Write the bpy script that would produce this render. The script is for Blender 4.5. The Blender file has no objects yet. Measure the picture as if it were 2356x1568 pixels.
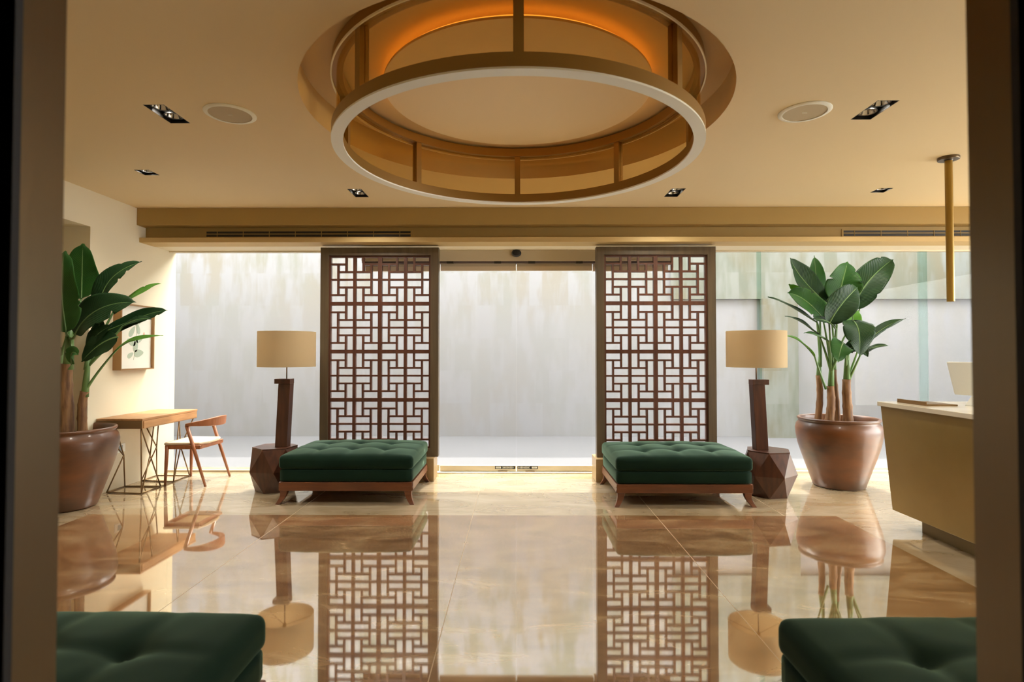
import bpy, bmesh, math, random
from mathutils import Vector, Matrix, noise as mn
random.seed(7)
PI = math.pi
S = bpy.context.scene
C = S.collection
# ------------------------------------------------------------------ camera, sky, exposure
cam = bpy.data.cameras.new('camera')
co = bpy.data.objects.new('camera', cam); C.objects.link(co); S.camera = co
F_PX = 1293.0
cam.sensor_width = 36.0; cam.lens = 36.0 * F_PX / 2356.0
co.location = (0, 0, 1.4)
co.rotation_euler = (PI/2 + math.atan(27/F_PX), 0, math.atan(10/F_PX))
cam.clip_start = 0.02
cam.dof.use_dof = True; cam.dof.focus_distance = 5.8; cam.dof.aperture_fstop = 2.6
S.view_settings.view_transform = 'Standard'
S.view_settings.look = 'None'
S.view_settings.gamma = 1.0
S.view_settings.use_curve_mapping = False
S.view_settings.exposure = 0.0
w = bpy.data.worlds.new('sky'); S.world = w; w.use_nodes = True
bg = w.node_tree.nodes['Background']
bg.inputs[0].default_value = (1.0, 0.985, 0.96, 1); bg.inputs[1].default_value = 15
sun = bpy.data.lights.new('sun', 'SUN'); sun.energy = 5.0; sun.angle = math.radians(1.2); sun.color = (1, .95, .86)
so_ = bpy.data.objects.new('sun', sun); C.objects.link(so_); so_.location = (0, 12, 12)
so_.rotation_euler = (math.radians(-24), 0, math.radians(-14))   # high sun beyond the courtyard wall
S.cycles.max_bounces = 10; S.cycles.diffuse_bounces = 6; S.cycles.glossy_bounces = 5
S.cycles.transparent_max_bounces = 16; S.cycles.transmission_bounces = 8
S.cycles.sample_clamp_indirect = 6.0
S.cycles.use_denoising = True
S.cycles.caustics_reflective = False; S.cycles.caustics_refractive = False

# ------------------------------------------------------------------ helpers
def nd(nt, t, **kw):
    n = nt.nodes.new(t)
    for k, v in kw.items(): setattr(n, k, v)
    return n
def mat(name, col=(.5, .5, .5), rough=.5, metal=0.0, spec=.5, bump=None, vary=None, sheen=0, coat=0, emit=None, estr=0):
    m = bpy.data.materials.new(name); m.use_nodes = True
    nt = m.node_tree; b = nt.nodes['Principled BSDF']
    b.inputs['Base Color'].default_value = (*col, 1)
    b.inputs['Roughness'].default_value = rough
    b.inputs['Metallic'].default_value = metal
    b.inputs['Specular IOR Level'].default_value = spec
    if sheen:
        b.inputs['Sheen Weight'].default_value = sheen
        b.inputs['Sheen Roughness'].default_value = .35
        b.inputs['Sheen Tint'].default_value = (.55, .85, .6, 1)
    if coat: b.inputs['Coat Weight'].default_value = coat; b.inputs['Coat Roughness'].default_value = .12
    if emit:
        b.inputs['Emission Color'].default_value = (*emit, 1); b.inputs['Emission Strength'].default_value = estr
    tc = None
    if vary or bump: tc = nd(nt, 'ShaderNodeTexCoord')
    if vary:      # (second colour, scale xyz, low, high)
        c2, sc, lo, hi = vary
        mp = nd(nt, 'ShaderNodeMapping'); mp.inputs['Scale'].default_value = sc
        nz = nd(nt, 'ShaderNodeTexNoise'); nz.inputs['Scale'].default_value = 1; nz.inputs['Detail'].default_value = 5
        rp = nd(nt, 'ShaderNodeValToRGB')
        rp.color_ramp.elements[0].position = lo; rp.color_ramp.elements[0].color = (*col, 1)
        rp.color_ramp.elements[1].position = hi; rp.color_ramp.elements[1].color = (*c2, 1)
        nt.links.new(tc.outputs['Object'], mp.inputs[0]); nt.links.new(mp.outputs[0], nz.inputs['Vector'])
        nt.links.new(nz.outputs[0], rp.inputs[0]); nt.links.new(rp.outputs[0], b.inputs['Base Color'])
    if bump:      # (scale xyz, strength, distance)
        mp = nd(nt, 'ShaderNodeMapping'); mp.inputs['Scale'].default_value = bump[0]
        nz = nd(nt, 'ShaderNodeTexNoise'); nz.inputs['Scale'].default_value = 1; nz.inputs['Detail'].default_value = 4
        bp = nd(nt, 'ShaderNodeBump'); bp.inputs['Strength'].default_value = bump[1]; bp.inputs['Distance'].default_value = bump[2]
        nt.links.new(tc.outputs['Object'], mp.inputs[0]); nt.links.new(mp.outputs[0], nz.inputs['Vector'])
        nt.links.new(nz.outputs[0], bp.inputs['Height']); nt.links.new(bp.outputs[0], b.inputs['Normal'])
    return m
def glassmat(name, tint=(1, 1, 1), gloss=.06, rough=.0, body=None, bodyf=0.0):
    m = bpy.data.materials.new(name); m.use_nodes = True
    nt = m.node_tree; nt.nodes.remove(nt.nodes['Principled BSDF'])
    out = nt.nodes['Material Output']
    t = nd(nt, 'ShaderNodeBsdfTransparent'); t.inputs[0].default_value = (*tint, 1)
    g = nd(nt, 'ShaderNodeBsdfGlossy'); g.inputs['Roughness'].default_value = rough
    mx = nd(nt, 'ShaderNodeMixShader'); mx.inputs[0].default_value = gloss
    nt.links.new(t.outputs[0], mx.inputs[1]); nt.links.new(g.outputs[0], mx.inputs[2])
    last = mx
    if body:
        d = nd(nt, 'ShaderNodeBsdfTranslucent'); d.inputs[0].default_value = (*body, 1)
        d2 = nd(nt, 'ShaderNodeBsdfDiffuse'); d2.inputs[0].default_value = (*body, 1)
        ma = nd(nt, 'ShaderNodeMixShader'); ma.inputs[0].default_value = .5
        nt.links.new(d.outputs[0], ma.inputs[1]); nt.links.new(d2.outputs[0], ma.inputs[2])
        m2 = nd(nt, 'ShaderNodeMixShader'); m2.inputs[0].default_value = bodyf
        nt.links.new(mx.outputs[0], m2.inputs[1]); nt.links.new(ma.outputs[0], m2.inputs[2]); last = m2
    nt.links.new(last.outputs[0], out.inputs[0])
    return m

class MB:
    def __init__(s): s.bm = bmesh.new()
    def box(s, x0, x1, y0, y1, z0, z1):
        v = [s.bm.verts.new((x, y, z)) for z in (z0, z1) for y in (y0, y1) for x in (x0, x1)]
        for f in ((0, 2, 3, 1), (4, 5, 7, 6), (0, 1, 5, 4), (2, 6, 7, 3), (0, 4, 6, 2), (1, 3, 7, 5)):
            s.bm.faces.new([v[i] for i in f])
        return s
    def hexa(s, pts):    # 8 points in the order of box()
        v = [s.bm.verts.new(p) for p in pts]
        for f in ((0, 2, 3, 1), (4, 5, 7, 6), (0, 1, 5, 4), (2, 6, 7, 3), (0, 4, 6, 2), (1, 3, 7, 5)):
            s.bm.faces.new([v[i] for i in f])
        return s
    def rings(s, rings, closed=True, cap0=True, cap1=True):
        rv = [[s.bm.verts.new(p) for p in r] for r in rings]
        n = len(rv[0])
        for a, b in zip(rv, rv[1:]):
            for i in range(n if closed else n - 1):
                j = (i + 1) % n
                s.bm.faces.new((a[i], a[j], b[j], b[i]))
        if cap0 and closed: s.bm.faces.new(rv[0][::-1])
        if cap1 and closed: s.bm.faces.new(rv[-1])
        return s
    def tube(s, pts, rad, n=10, squash=None):
        pts = [Vector(p) for p in pts]
        if not hasattr(rad, '__len__'): rad = [rad] * len(pts)
        rg = []; ref = None
        for i, p in enumerate(pts):
            t = (pts[min(i + 1, len(pts) - 1)] - pts[max(i - 1, 0)]).normalized()
            if ref is None:
                ref = Vector((0, 0, 1)) if abs(t.z) < .9 else Vector((1, 0, 0))
            u = (ref - t * ref.dot(t)).normalized(); v = t.cross(u); ref = u
            q = squash or 1
            rg.append([p + (u * math.cos(a) + v * math.sin(a) * q) * rad[i] for a in [2 * PI * k / n for k in range(n)]])
        return s.rings(rg)
    def lathe(s, prof, cx=0, cy=0, n=48, cap0=False, cap1=False, closed_prof=False):
        rg = [[(cx + r * math.cos(2 * PI * k / n), cy + r * math.sin(2 * PI * k / n), z) for k in range(n)] for r, z in prof]
        if closed_prof: rg.append(rg[0]); return s.rings(rg, cap0=False, cap1=False)
        return s.rings(rg, cap0=cap0, cap1=cap1)
    def arcbox(s, r0, r1, a0, a1, z0, z1, n=12, cx=0, cy=0):
        rg = []
        for k in range(n + 1):
            a = a0 + (a1 - a0) * k / n; c, q = math.cos(a), math.sin(a)
            rg.append([(cx + r0*c, cy + r0*q, z0), (cx + r1*c, cy + r1*q, z0), (cx + r1*c, cy + r1*q, z1), (cx + r0*c, cy + r0*q, z1)])
        return s.rings(rg)
    def poly(s, pts, z0, z1):    # prism from xy outline
        return s.rings([[(x, y, z0) for x, y in pts], [(x, y, z1) for x, y in pts]])
def obj(name, mb, m, parent=None, smooth=False, bevel=0, seg=2, angle=None):
    bm = mb.bm if isinstance(mb, MB) else mb
    bmesh.ops.remove_doubles(bm, verts=bm.verts, dist=1e-6)
    bmesh.ops.recalc_face_normals(bm, faces=bm.faces)
    me = bpy.data.meshes.new(name); bm.to_mesh(me); bm.free()
    if smooth:
        for p in me.polygons: p.use_smooth = True
        if angle: me.set_sharp_from_angle(angle=math.radians(angle))
    o = bpy.data.objects.new(name, me); C.objects.link(o)
    me.materials.append(m)
    if bevel:
        b = o.modifiers.new('bevel', 'BEVEL'); b.width = bevel; b.segments = seg; b.limit_method = 'ANGLE'
    if parent: o.parent = parent
    return o
def tag(o, label, cat, group=None):
    o['label'] = label; o['category'] = cat
    if group: o['group'] = group
    return o
def thing(name, label, cat, loc=(0, 0, 0), rz=0, group=None):
    o = bpy.data.objects.new(name, None); C.objects.link(o); o.empty_display_size = .1
    o.location = loc; o.rotation_euler = (0, 0, rz)
    return tag(o, label, cat, group)
def struct(name, mb, m, parent=None, **kw):
    o = obj(name, mb, m, parent, **kw)
    if not parent: o['kind'] = 'structure'
    return o
def copy_tree(o, parent=None):
    c = o.copy(); C.objects.link(c); c.parent = parent
    for ch in [x for x in C.objects if x.parent == o]: copy_tree(ch, c)
    return c

# ------------------------------------------------------------------ materials
WALLC = (.76, .68, .49)
M_wall = mat('cream_plaster', WALLC, .75, bump=((40, 40, 40), .08, .002))
M_ceil = mat('warm_ceiling_paint', (.78, .64, .40), .7)
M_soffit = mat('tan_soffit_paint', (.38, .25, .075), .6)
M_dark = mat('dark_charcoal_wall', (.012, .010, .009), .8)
M_bronze = mat('brushed_bronze', (.145, .105, .062), .30, metal=.85, bump=((60, 60, 2), .15, .002))
M_black = mat('black_metal', (.012, .011, .010), .45)
M_chrome = mat('chrome_reflector', (.75, .72, .68), .15, metal=1)
M_white = mat('white_trim', (.90, .92, .84), .5)
M_grille = mat('speaker_grille', (.50, .42, .28), .7, bump=((400, 400, 400), .3, .001))
M_gold = mat('gold_bronze_lamp_metal', (.30, .17, .04), .38, metal=.35)
M_lampwhite = mat('pale_lamp_trim', (.95, .97, .88), .45)
M_disc = mat('cream_diffuser', (.93, .78, .54), .6)
M_amber = glassmat('amber_glass', (.92, .79, .54), .04, .12, body=(.50, .38, .12), bodyf=.07)
M_strip = mat('warm_led', (1, .6, .2), .5, emit=(1.0, .46, .08), estr=1.7)
M_strip2 = mat('orange_led', (1, .5, .2), .5, emit=(1.0, .42, .10), estr=2.2)
M_frame = mat('dark_walnut_frame', (.085, .062, .036), .38, vary=((.12, .085, .048), (30, 30, 2.0), .35, .7))
M_lattice = mat('red_walnut_lattice', (.075, .026, .014), .40, vary=((.11, .04, .022), (30, 30, 6), .35, .7))
M_velvet = mat('green_velvet', (.0065, .019, .012), .8, spec=.08, sheen=.42, vary=((.009, .026, .016), (3, 3, 3), .3, .7), bump=((300, 300, 300), .15, .001))
M_wood = mat('reddish_wood', (.18, .060, .022), .35, vary=((.10, .034, .014), (3, 26, 26), .35, .7))
M_walnut = mat('facet_walnut', (.095, .034, .017), .32, vary=((.045, .017, .010), (22, 22, 3), .3, .7))
M_oak = mat('light_oak', (.50, .27, .11), .4, vary=((.36, .18, .07), (30, 4, 30), .3, .7))
M_chairwood = mat('orange_chair_wood', (.40, .15, .06), .35, vary=((.28, .10, .04), (20, 20, 4), .3, .7))
M_seat = mat('cream_seat_pad', (.65, .52, .36), .6)
M_wire = mat('bronze_wire', (.22, .13, .05), .35, metal=.6)
M_stone = mat('beige_plinth_stone', (.42, .29, .14), .35, vary=((.35, .23, .10), (8, 8, 8), .3, .7))
M_pot = mat('terracotta_glaze', (.155, .052, .012), .42, coat=.15, vary=((.05, .022, .009), (2.2, 2.2, 4.5), .38, .68), bump=((5, 5, 30), .12, .01))
M_soil = mat('dark_soil', (.05, .025, .012), .95, bump=((60, 60, 60), 1, .02))
M_bark = mat('banana_bark', (.30, .16, .065), .7, vary=((.13, .06, .025), (35, 35, 4), .35, .65), bump=((40, 40, 5), .6, .01))
M_counter = mat('gold_lacquer', (.34, .23, .075), .33, metal=.35, vary=((.28, .18, .05), (2, 2, 2), .35, .7))
M_top = mat('pale_marble_top', (.72, .68, .56), .15, vary=((.6, .54, .42), (3, 3, 3), .3, .7))
M_brass = mat('aged_brass', (.34, .21, .04), .35, metal=.55)
M_monitor = mat('white_plastic', (.72, .74, .70), .35)
M_paper = mat('print_paper', (.80, .78, .68), .6)
M_header = mat('beige_metal', (.56, .48, .34), .4)
M_headlight = mat('pale_pink_beige_metal', (.72, .60, .44), .4)
M_rail = mat('pale_beige_rail', (.66, .58, .42), .35)
M_glass = glassmat('clear_glass', (.985, .99, .985), .006)
M_joint = glassmat('teal_glass_edge', (.78, .88, .85), .01)
M_pave = mat('courtyard_paving', (.150, .150, .158), .8, vary=((.142, .143, .149), (1, 1, 1), .3, .7))

def shade_mat():
    m = bpy.data.materials.new('linen_shade'); m.use_nodes = True
    nt = m.node_tree; out = nt.nodes['Material Output']; b = nt.nodes['Principled BSDF']
    b.inputs['Base Color'].default_value = (.62, .52, .33, 1); b.inputs['Roughness'].default_value = .8
    t = nd(nt, 'ShaderNodeBsdfTranslucent'); t.inputs[0].default_value = (.70, .58, .38, 1)
    mx = nd(nt, 'ShaderNodeMixShader'); mx.inputs[0].default_value = .5
    tc = nd(nt, 'ShaderNodeTexCoord'); mp = nd(nt, 'ShaderNodeMapping'); mp.inputs['Scale'].default_value = (150, 150, 600)
    nz = nd(nt, 'ShaderNodeTexNoise'); nz.inputs['Scale'].default_value = 1
    bp = nd(nt, 'ShaderNodeBump'); bp.inputs['Strength'].default_value = .2; bp.inputs['Distance'].default_value = .001
    nt.links.new(tc.outputs['Object'], mp.inputs[0]); nt.links.new(mp.outputs[0], nz.inputs['Vector'])
    nt.links.new(nz.outputs[0], bp.inputs['Height']); nt.links.new(bp.outputs[0], b.inputs['Normal'])
    nt.links.new(b.outputs[0], mx.inputs[1]); nt.links.new(t.outputs[0], mx.inputs[2]); nt.links.new(mx.outputs[0], out.inputs[0])
    return m
M_shade = shade_mat()
def leaf_mat(name, c1, c2, trans, tcol):
    m = bpy.data.materials.new(name); m.use_nodes = True
    nt = m.node_tree; out = nt.nodes['Material Output']; b = nt.nodes['Principled BSDF']
    b.inputs['Roughness'].default_value = .42; b.inputs['Specular IOR Level'].default_value = .25
    uv = nd(nt, 'ShaderNodeUVMap')
    sx = nd(nt, 'ShaderNodeSeparateXYZ'); nt.links.new(uv.outputs[0], sx.inputs[0])
    # side veins run outwards and slightly forward from the midrib
    ab = nd(nt, 'ShaderNodeMath', operation='ABSOLUTE'); sb = nd(nt, 'ShaderNodeMath', operation='SUBTRACT'); sb.inputs[1].default_value = .5
    nt.links.new(sx.outputs[0], sb.inputs[0]); nt.links.new(sb.outputs[0], ab.inputs[0])
    ml = nd(nt, 'ShaderNodeMath', operation='MULTIPLY_ADD'); ml.inputs[1].default_value = -.35
    nt.links.new(ab.outputs[0], ml.inputs[0]); nt.links.new(sx.outputs[1], ml.inputs[2])
    fr = nd(nt, 'ShaderNodeMath', operation='MULTIPLY'); fr.inputs[1].default_value = 210; nt.links.new(ml.outputs[0], fr.inputs[0])
    sn = nd(nt, 'ShaderNodeMath', operation='SINE'); nt.links.new(fr.outputs[0], sn.inputs[0])
    rib = nd(nt, 'ShaderNodeMath', operation='LESS_THAN'); rib.inputs[1].default_value = .022; nt.links.new(ab.outputs[0], rib.inputs[0])
    tc = nd(nt, 'ShaderNodeTexCoord'); nz = nd(nt, 'ShaderNodeTexNoise'); nz.inputs['Scale'].default_value = 9
    nt.links.new(tc.outputs['Object'], nz.inputs['Vector'])
    mr = nd(nt, 'ShaderNodeMapRange'); mr.inputs[1].default_value = .3; mr.inputs[2].default_value = .7; nt.links.new(nz.outputs[0], mr.inputs[0])
    mc = nd(nt, 'ShaderNodeMix', data_type='RGBA'); mc.inputs[6].default_value = (*c1, 1); mc.inputs[7].default_value = (*c2, 1)
    nt.links.new(mr.outputs[0], mc.inputs[0])
    m3 = nd(nt, 'ShaderNodeMix', data_type='RGBA'); m3.inputs[7].default_value = (c2[0]*2+.03, c2[1]*1.7+.05, c2[2]*1.6+.02, 1)
    nt.links.new(mc.outputs[2], m3.inputs[6]); nt.links.new(rib.outputs[0], m3.inputs[0])
    nt.links.new(m3.outputs[2], b.inputs['Base Color'])
    bp = nd(nt, 'ShaderNodeBump'); bp.inputs['Strength'].default_value = .35; bp.inputs['Distance'].default_value = .002
    nt.links.new(sn.outputs[0], bp.inputs['Height']); nt.links.new(bp.outputs[0], b.inputs['Normal'])
    t = nd(nt, 'ShaderNodeBsdfTranslucent'); t.inputs[0].default_value = (*tcol, 1)
    mx = nd(nt, 'ShaderNodeMixShader'); mx.inputs[0].default_value = trans
    nt.links.new(b.outputs[0], mx.inputs[1]); nt.links.new(t.outputs[0], mx.inputs[2]); nt.links.new(mx.outputs[0], out.inputs[0])
    return m
M_leafd = leaf_mat('leaf_dark', (.013, .043, .014), (.022, .064, .022), .18, (.05, .16, .03))
M_leafm = leaf_mat('leaf_mid', (.026, .095, .020), (.042, .135, .028), .32, (.12, .36, .05))
M_leafl = leaf_mat('leaf_light', (.10, .25, .04), (.15, .34, .06), .42, (.30, .62, .08))
M_stalk = mat('green_stalk', (.16, .27, .08), .45, vary=((.09, .20, .06), (8, 8, 3), .3, .7))

def stone_wall_mat(name, ca, cb, cc, lo, hi, bl=.18, lowk=.25):
    m = bpy.data.materials.new(name); m.use_nodes = True
    nt = m.node_tree; b = nt.nodes['Principled BSDF']; b.inputs['Roughness'].default_value = .85
    tc = nd(nt, 'ShaderNodeTexCoord')
    def ns(sc, det=3, dist=0.0):
        mp = nd(nt, 'ShaderNodeMapping'); mp.inputs['Scale'].default_value = sc
        nz = nd(nt, 'ShaderNodeTexNoise'); nz.inputs['Scale'].default_value = 1; nz.inputs['Detail'].default_value = det; nz.inputs['Distortion'].default_value = dist
        nt.links.new(tc.outputs['Object'], mp.inputs[0]); nt.links.new(mp.outputs[0], nz.inputs['Vector']); return nz
    n1 = ns((5.5, 1, 1.6), 4); n2 = ns((1.0, 1, .7), 3)
    # courses of brushed blocks
    mp = nd(nt, 'ShaderNodeMapping'); mp.inputs['Rotation'].default_value = (PI/2, 0, 0)
    br = nd(nt, 'ShaderNodeTexBrick'); br.inputs['Scale'].default_value = 1.0
    br.inputs['Brick Width'].default_value = .22; br.inputs['Row Height'].default_value = .55; br.inputs['Mortar Size'].default_value = 0.0
    br.inputs['Color1'].default_value = (0, 0, 0, 1); br.inputs['Color2'].default_value = (1, 1, 1, 1); br.inputs['Bias'].default_value = 0
    nt.links.new(tc.outputs['Object'], mp.inputs[0]); nt.links.new(mp.outputs[0], br.inputs['Vector'])
    a = nd(nt, 'ShaderNodeMath', operation='MULTIPLY_ADD'); a.inputs[1].default_value = bl
    nt.links.new(br.outputs[0], a.inputs[0]); nt.links.new(n1.outputs[0], a.inputs[2])
    r = nd(nt, 'ShaderNodeMapRange'); r.inputs[1].default_value = lo; r.inputs[2].default_value = hi; nt.links.new(a.outputs[0], r.inputs[0])
    sz = nd(nt, 'ShaderNodeSeparateXYZ'); nt.links.new(tc.outputs['Object'], sz.inputs[0])
    hz = nd(nt, 'ShaderNodeMapRange'); hz.inputs[1].default_value = 1.8; hz.inputs[2].default_value = 3.3; hz.inputs[3].default_value = lowk; hz.inputs[4].default_value = 1.0
    nt.links.new(sz.outputs[2], hz.inputs[0])
    hm = nd(nt, 'ShaderNodeMath', operation='MULTIPLY'); nt.links.new(r.outputs[0], hm.inputs[0]); nt.links.new(hz.outputs[0], hm.inputs[1])
    r2 = nd(nt, 'ShaderNodeMapRange'); r2.inputs[1].default_value = .45; r2.inputs[2].default_value = .62; nt.links.new(n2.outputs[0], r2.inputs[0])
    mc = nd(nt, 'ShaderNodeMix', data_type='RGBA'); mc.inputs[6].default_value = (*cb, 1); mc.inputs[7].default_value = (*cc, 1); nt.links.new(r2.outputs[0], mc.inputs[0])
    m2 = nd(nt, 'ShaderNodeMix', data_type='RGBA'); m2.inputs[6].default_value = (*ca, 1)
    nt.links.new(mc.outputs[2], m2.inputs[7]); nt.links.new(hm.outputs[0], m2.inputs[0]); nt.links.new(m2.outputs[2], b.inputs['Base Color'])
    return m
M_out = stone_wall_mat('whitewashed_stone', (.345, .350, .378), (.262, .272, .235), (.285, .262, .208), .48, .68)
M_out_shaded = stone_wall_mat('shaded_wall_stone', (.250, .266, .250), (.182, .200, .166), (.203, .188, .134), .42, .70, lowk=.9)  # shaded copy of the wall stone, darker and greener

def floor_mat(name, c1, c2, c3, sc, cream=False):
    m = bpy.data.materials.new(name); m.use_nodes = True
    nt = m.node_tree; b = nt.nodes['Principled BSDF']; out = nt.nodes['Material Output']
    tc = nd(nt, 'ShaderNodeTexCoord'); mp = nd(nt, 'ShaderNodeMapping'); mp.inputs['Scale'].default_value = sc
    mp.inputs['Rotation'].default_value = (0, 0, .35)
    nz = nd(nt, 'ShaderNodeTexNoise'); nz.inputs['Scale'].default_value = 1; nz.inputs['Detail'].default_value = 9; nz.inputs['Roughness'].default_value = .62; nz.inputs['Distortion'].default_value = .9
    rp = nd(nt, 'ShaderNodeValToRGB'); e = rp.color_ramp.elements
    e[0].position = .33; e[0].color = (*c1, 1); e[1].position = .68; e[1].color = (*c3, 1)
    x = e.new(.5); x.color = (*c2, 1)
    nt.links.new(tc.outputs['Object'], mp.inputs[0]); nt.links.new(mp.outputs[0], nz.inputs['Vector']); nt.links.new(nz.outputs[0], rp.inputs[0])
    nt.links.new(rp.outputs[0], b.inputs['Base Color'])
    b.inputs['Roughness'].default_value = .6; b.inputs['Specular IOR Level'].default_value = .2
    g = nd(nt, 'ShaderNodeBsdfGlossy'); g.inputs['Roughness'].default_value = .035; g.inputs[0].default_value = (.95, .90, .80, 1)
    lw = nd(nt, 'ShaderNodeLayerWeight'); lw.inputs[0].default_value = .5
    mr = nd(nt, 'ShaderNodeMapRange'); mr.inputs[1].default_value = 0; mr.inputs[2].default_value = 1; mr.inputs[3].default_value = .23; mr.inputs[4].default_value = .72
    mx = nd(nt, 'ShaderNodeMixShader'); nt.links.new(lw.outputs['Facing'], mr.inputs[0]); nt.links.new(mr.outputs[0], mx.inputs[0])
    nt.links.new(b.outputs[0], mx.inputs[1]); nt.links.new(g.outputs[0], mx.inputs[2]); nt.links.new(mx.outputs[0], out.inputs[0])
    return m
M_brown = floor_mat('brown_marble', (.20, .095, .034), (.34, .180, .072), (.54, .36, .18), (2.2, 5.5, 2))
M_cream = floor_mat('cream_marble', (.46, .34, .19), (.58, .45, .28), (.70, .58, .40), (1.3, 3.5, 2))
M_seam = mat('pale_joint', (.50, .38, .24), .3)

# ------------------------------------------------------------------ setting
WX0, WX1 = -4.12, 6.6     # side walls
YF = 6.64                 # window plane
YB = 1.0                  # lobby face of the wall with the doorway
CZ = 2.97
# floor: cream border with a brown marble inlay
floor = struct('floor', MB().box(-6.0, 7.2, -2.6, 6.9, -.15, 0), M_cream)
obj('marble_inlay', MB().box(-3.70, 2.745, 1.02, 4.87, -.01, .0008), M_brown, floor)
sm = MB()
for x in (-1.936, -.376, 1.197): sm.box(x - .002, x + .002, 1.02, 4.87, 0, .0012)
for x in (-3.2, -1.936, -.376, 1.197, 2.3, 3.9): sm.box(x - .002, x + .002, 4.87, 6.5, 0, .0010)
obj('floor_joints', sm, M_seam, floor)
# ceiling with the round recess and the holes of the spotlights
def boolean_cut(o, cutters):
    for c in cutters:
        md = o.modifiers.new('cut', 'BOOLEAN'); md.operation = 'DIFFERENCE'; md.solver = 'EXACT'; md.object = c
    dg = bpy.context.evaluated_depsgraph_get(); dg.update()
    me = bpy.data.meshes.new_from_object(o.evaluated_get(dg))
    o.modifiers.clear(); o.data = me
    for c in cutters: bpy.data.objects.remove(c)
DOUBLES = [(-2.30, 3.655), (2.32, 3.63), (-1.556, 5.49), (1.555, 5.50)]
SINGLES = [(-3.222, 4.845), (3.535, 5.435)]
LX, LY, RR = 0.01, 3.69, 1.354
ceil_o = struct('ceiling', MB().box(-6.0, 7.2, .9, 6.75, CZ, 3.30), M_ceil)
cut = [obj('c', MB().lathe([(RR, CZ - .1), (RR, 3.17)], 0, LY, 128, True, True), M_ceil)]
cm = MB()
for x, y in DOUBLES: cm.box(x - .068, x + .068, y - .145, y + .145, CZ - .05, CZ + .11)
for x, y in SINGLES: cm.box(x - .066, x + .066, y - .075, y + .075, CZ - .05, CZ + .11)
cut.append(obj('c', cm, M_ceil))
boolean_cut(ceil_o, cut)
# dropped soffit over the windows: fascia, recess with air slots, lower lip
struct('trim_1', MB().box(WX0, WX1, 6.04, 6.12, 2.785, CZ), M_soffit, bevel=.004)
so = MB(); so.box(WX0, WX1, 6.19, 6.34, 2.655, 2.785)
so.box(WX0, WX1, 6.12, 6.34, 2.785, CZ)
struct('trim_2', so, M_soffit)
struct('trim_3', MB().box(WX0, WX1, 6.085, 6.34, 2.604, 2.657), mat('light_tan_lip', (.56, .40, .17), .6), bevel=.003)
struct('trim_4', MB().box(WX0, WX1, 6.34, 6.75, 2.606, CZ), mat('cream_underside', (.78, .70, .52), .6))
# side walls; the left one opens into an alcove behind the big plant
struct('wall_left', MB().box(-6.0, WX0, 5.38, 6.75, 0, 3.3), M_wall)
struct('wall_left_header', MB().box(-5.6, WX0, 3.1, 5.38, 2.62, 3.3), M_wall)
struct('wall_left_near', MB().box(-6.0, WX0, 1.0, 3.1, 0, 3.3), M_wall)
struct('wall_alcove', MB().box(-5.8, -5.6, 3.1, 5.38, 0, 3.3), M_wall)
rw = MB(); rw.box(WX1, 7.0, 6.3, 6.75, 0, 3.3); rw.box(WX1, 7.0, 1.0, 1.6, 0, 3.3); rw.box(WX1, 7.0, 1.6, 6.3, 2.62, 3.3)
struct('wall_right', rw, M_wall)
# right side glazing, out of the frame, added to let in daylight fill
w3 = struct('added_fill_window', MB().box(WX1 + .1, WX1 + .16, 1.6, 6.3, 2.57, 2.62), M_header)
obj('pane', MB().box(WX1 + .12, WX1 + .132, 1.6, 6.3, 0, 2.57), M_glass, w3)  # pane of the added fill window
# wall with the doorway the camera looks through
JX0, JX1 = -.818, .808
fw_ = MB(); fw_.box(-6.0, JX0 - .02, .915, YB, 0, 3.3); fw_.box(JX1 + .02, 7.2, .915, YB, 0, 3.3); fw_.box(JX0 - .02, JX1 + .02, .915, YB, 2.6, 3.3)
wf = struct('wall_front', fw_, M_wall)
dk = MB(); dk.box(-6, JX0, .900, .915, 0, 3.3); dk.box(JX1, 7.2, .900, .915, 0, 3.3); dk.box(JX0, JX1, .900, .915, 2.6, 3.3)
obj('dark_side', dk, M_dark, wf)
struct('door_1', MB().box(JX0 - .02, JX0, .915, YB + .004, 0, 2.6), M_bronze)
struct('door_2', MB().box(JX1, JX1 + .02, .915, YB + .004, 0, 2.6), M_bronze)
# dark room behind the camera
dr = MB(); dr.box(-2.2, -2.0, -2.6, .90, 0, 3.0); dr.box(2.0, 2.2, -2.6, .90, 0, 3.0); dr.box(-2.2, 2.2, -2.7, -2.5, 0, 3.0); dr.box(-2.2, 2.2, -2.6, .90, 2.9, 3.0)
struct('wall_back', dr, M_dark)

# windows
w1 = struct('window_1', MB().box(WX0, -1.82, YF - .03, YF + .03, 2.59, 2.606).box(WX0, -1.82, YF - .03, YF + .03, 0, .02), M_rail)
obj('pane', MB().box(WX0, -1.82, YF - .006, YF + .006, .02, 2.59), M_glass, w1)
w2 = struct('window_2', MB().box(1.82, WX1, YF - .03, YF + .03, 2.59, 2.606).box(1.82, WX1, YF - .03, YF + .03, 0, .02), M_rail)
for a, b in ((1.82, 2.84), (2.885, 4.735), (4.83, WX1)): obj('pane', MB().box(a, b, YF - .006, YF + .006, .02, 2.59), M_glass, w2)
for a, b in ((2.84, 2.885), (4.735, 4.83)): obj('glass_joint', MB().box(a, b, YF - .012, YF + .012, .02, 2.59), M_joint, w2)
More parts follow.
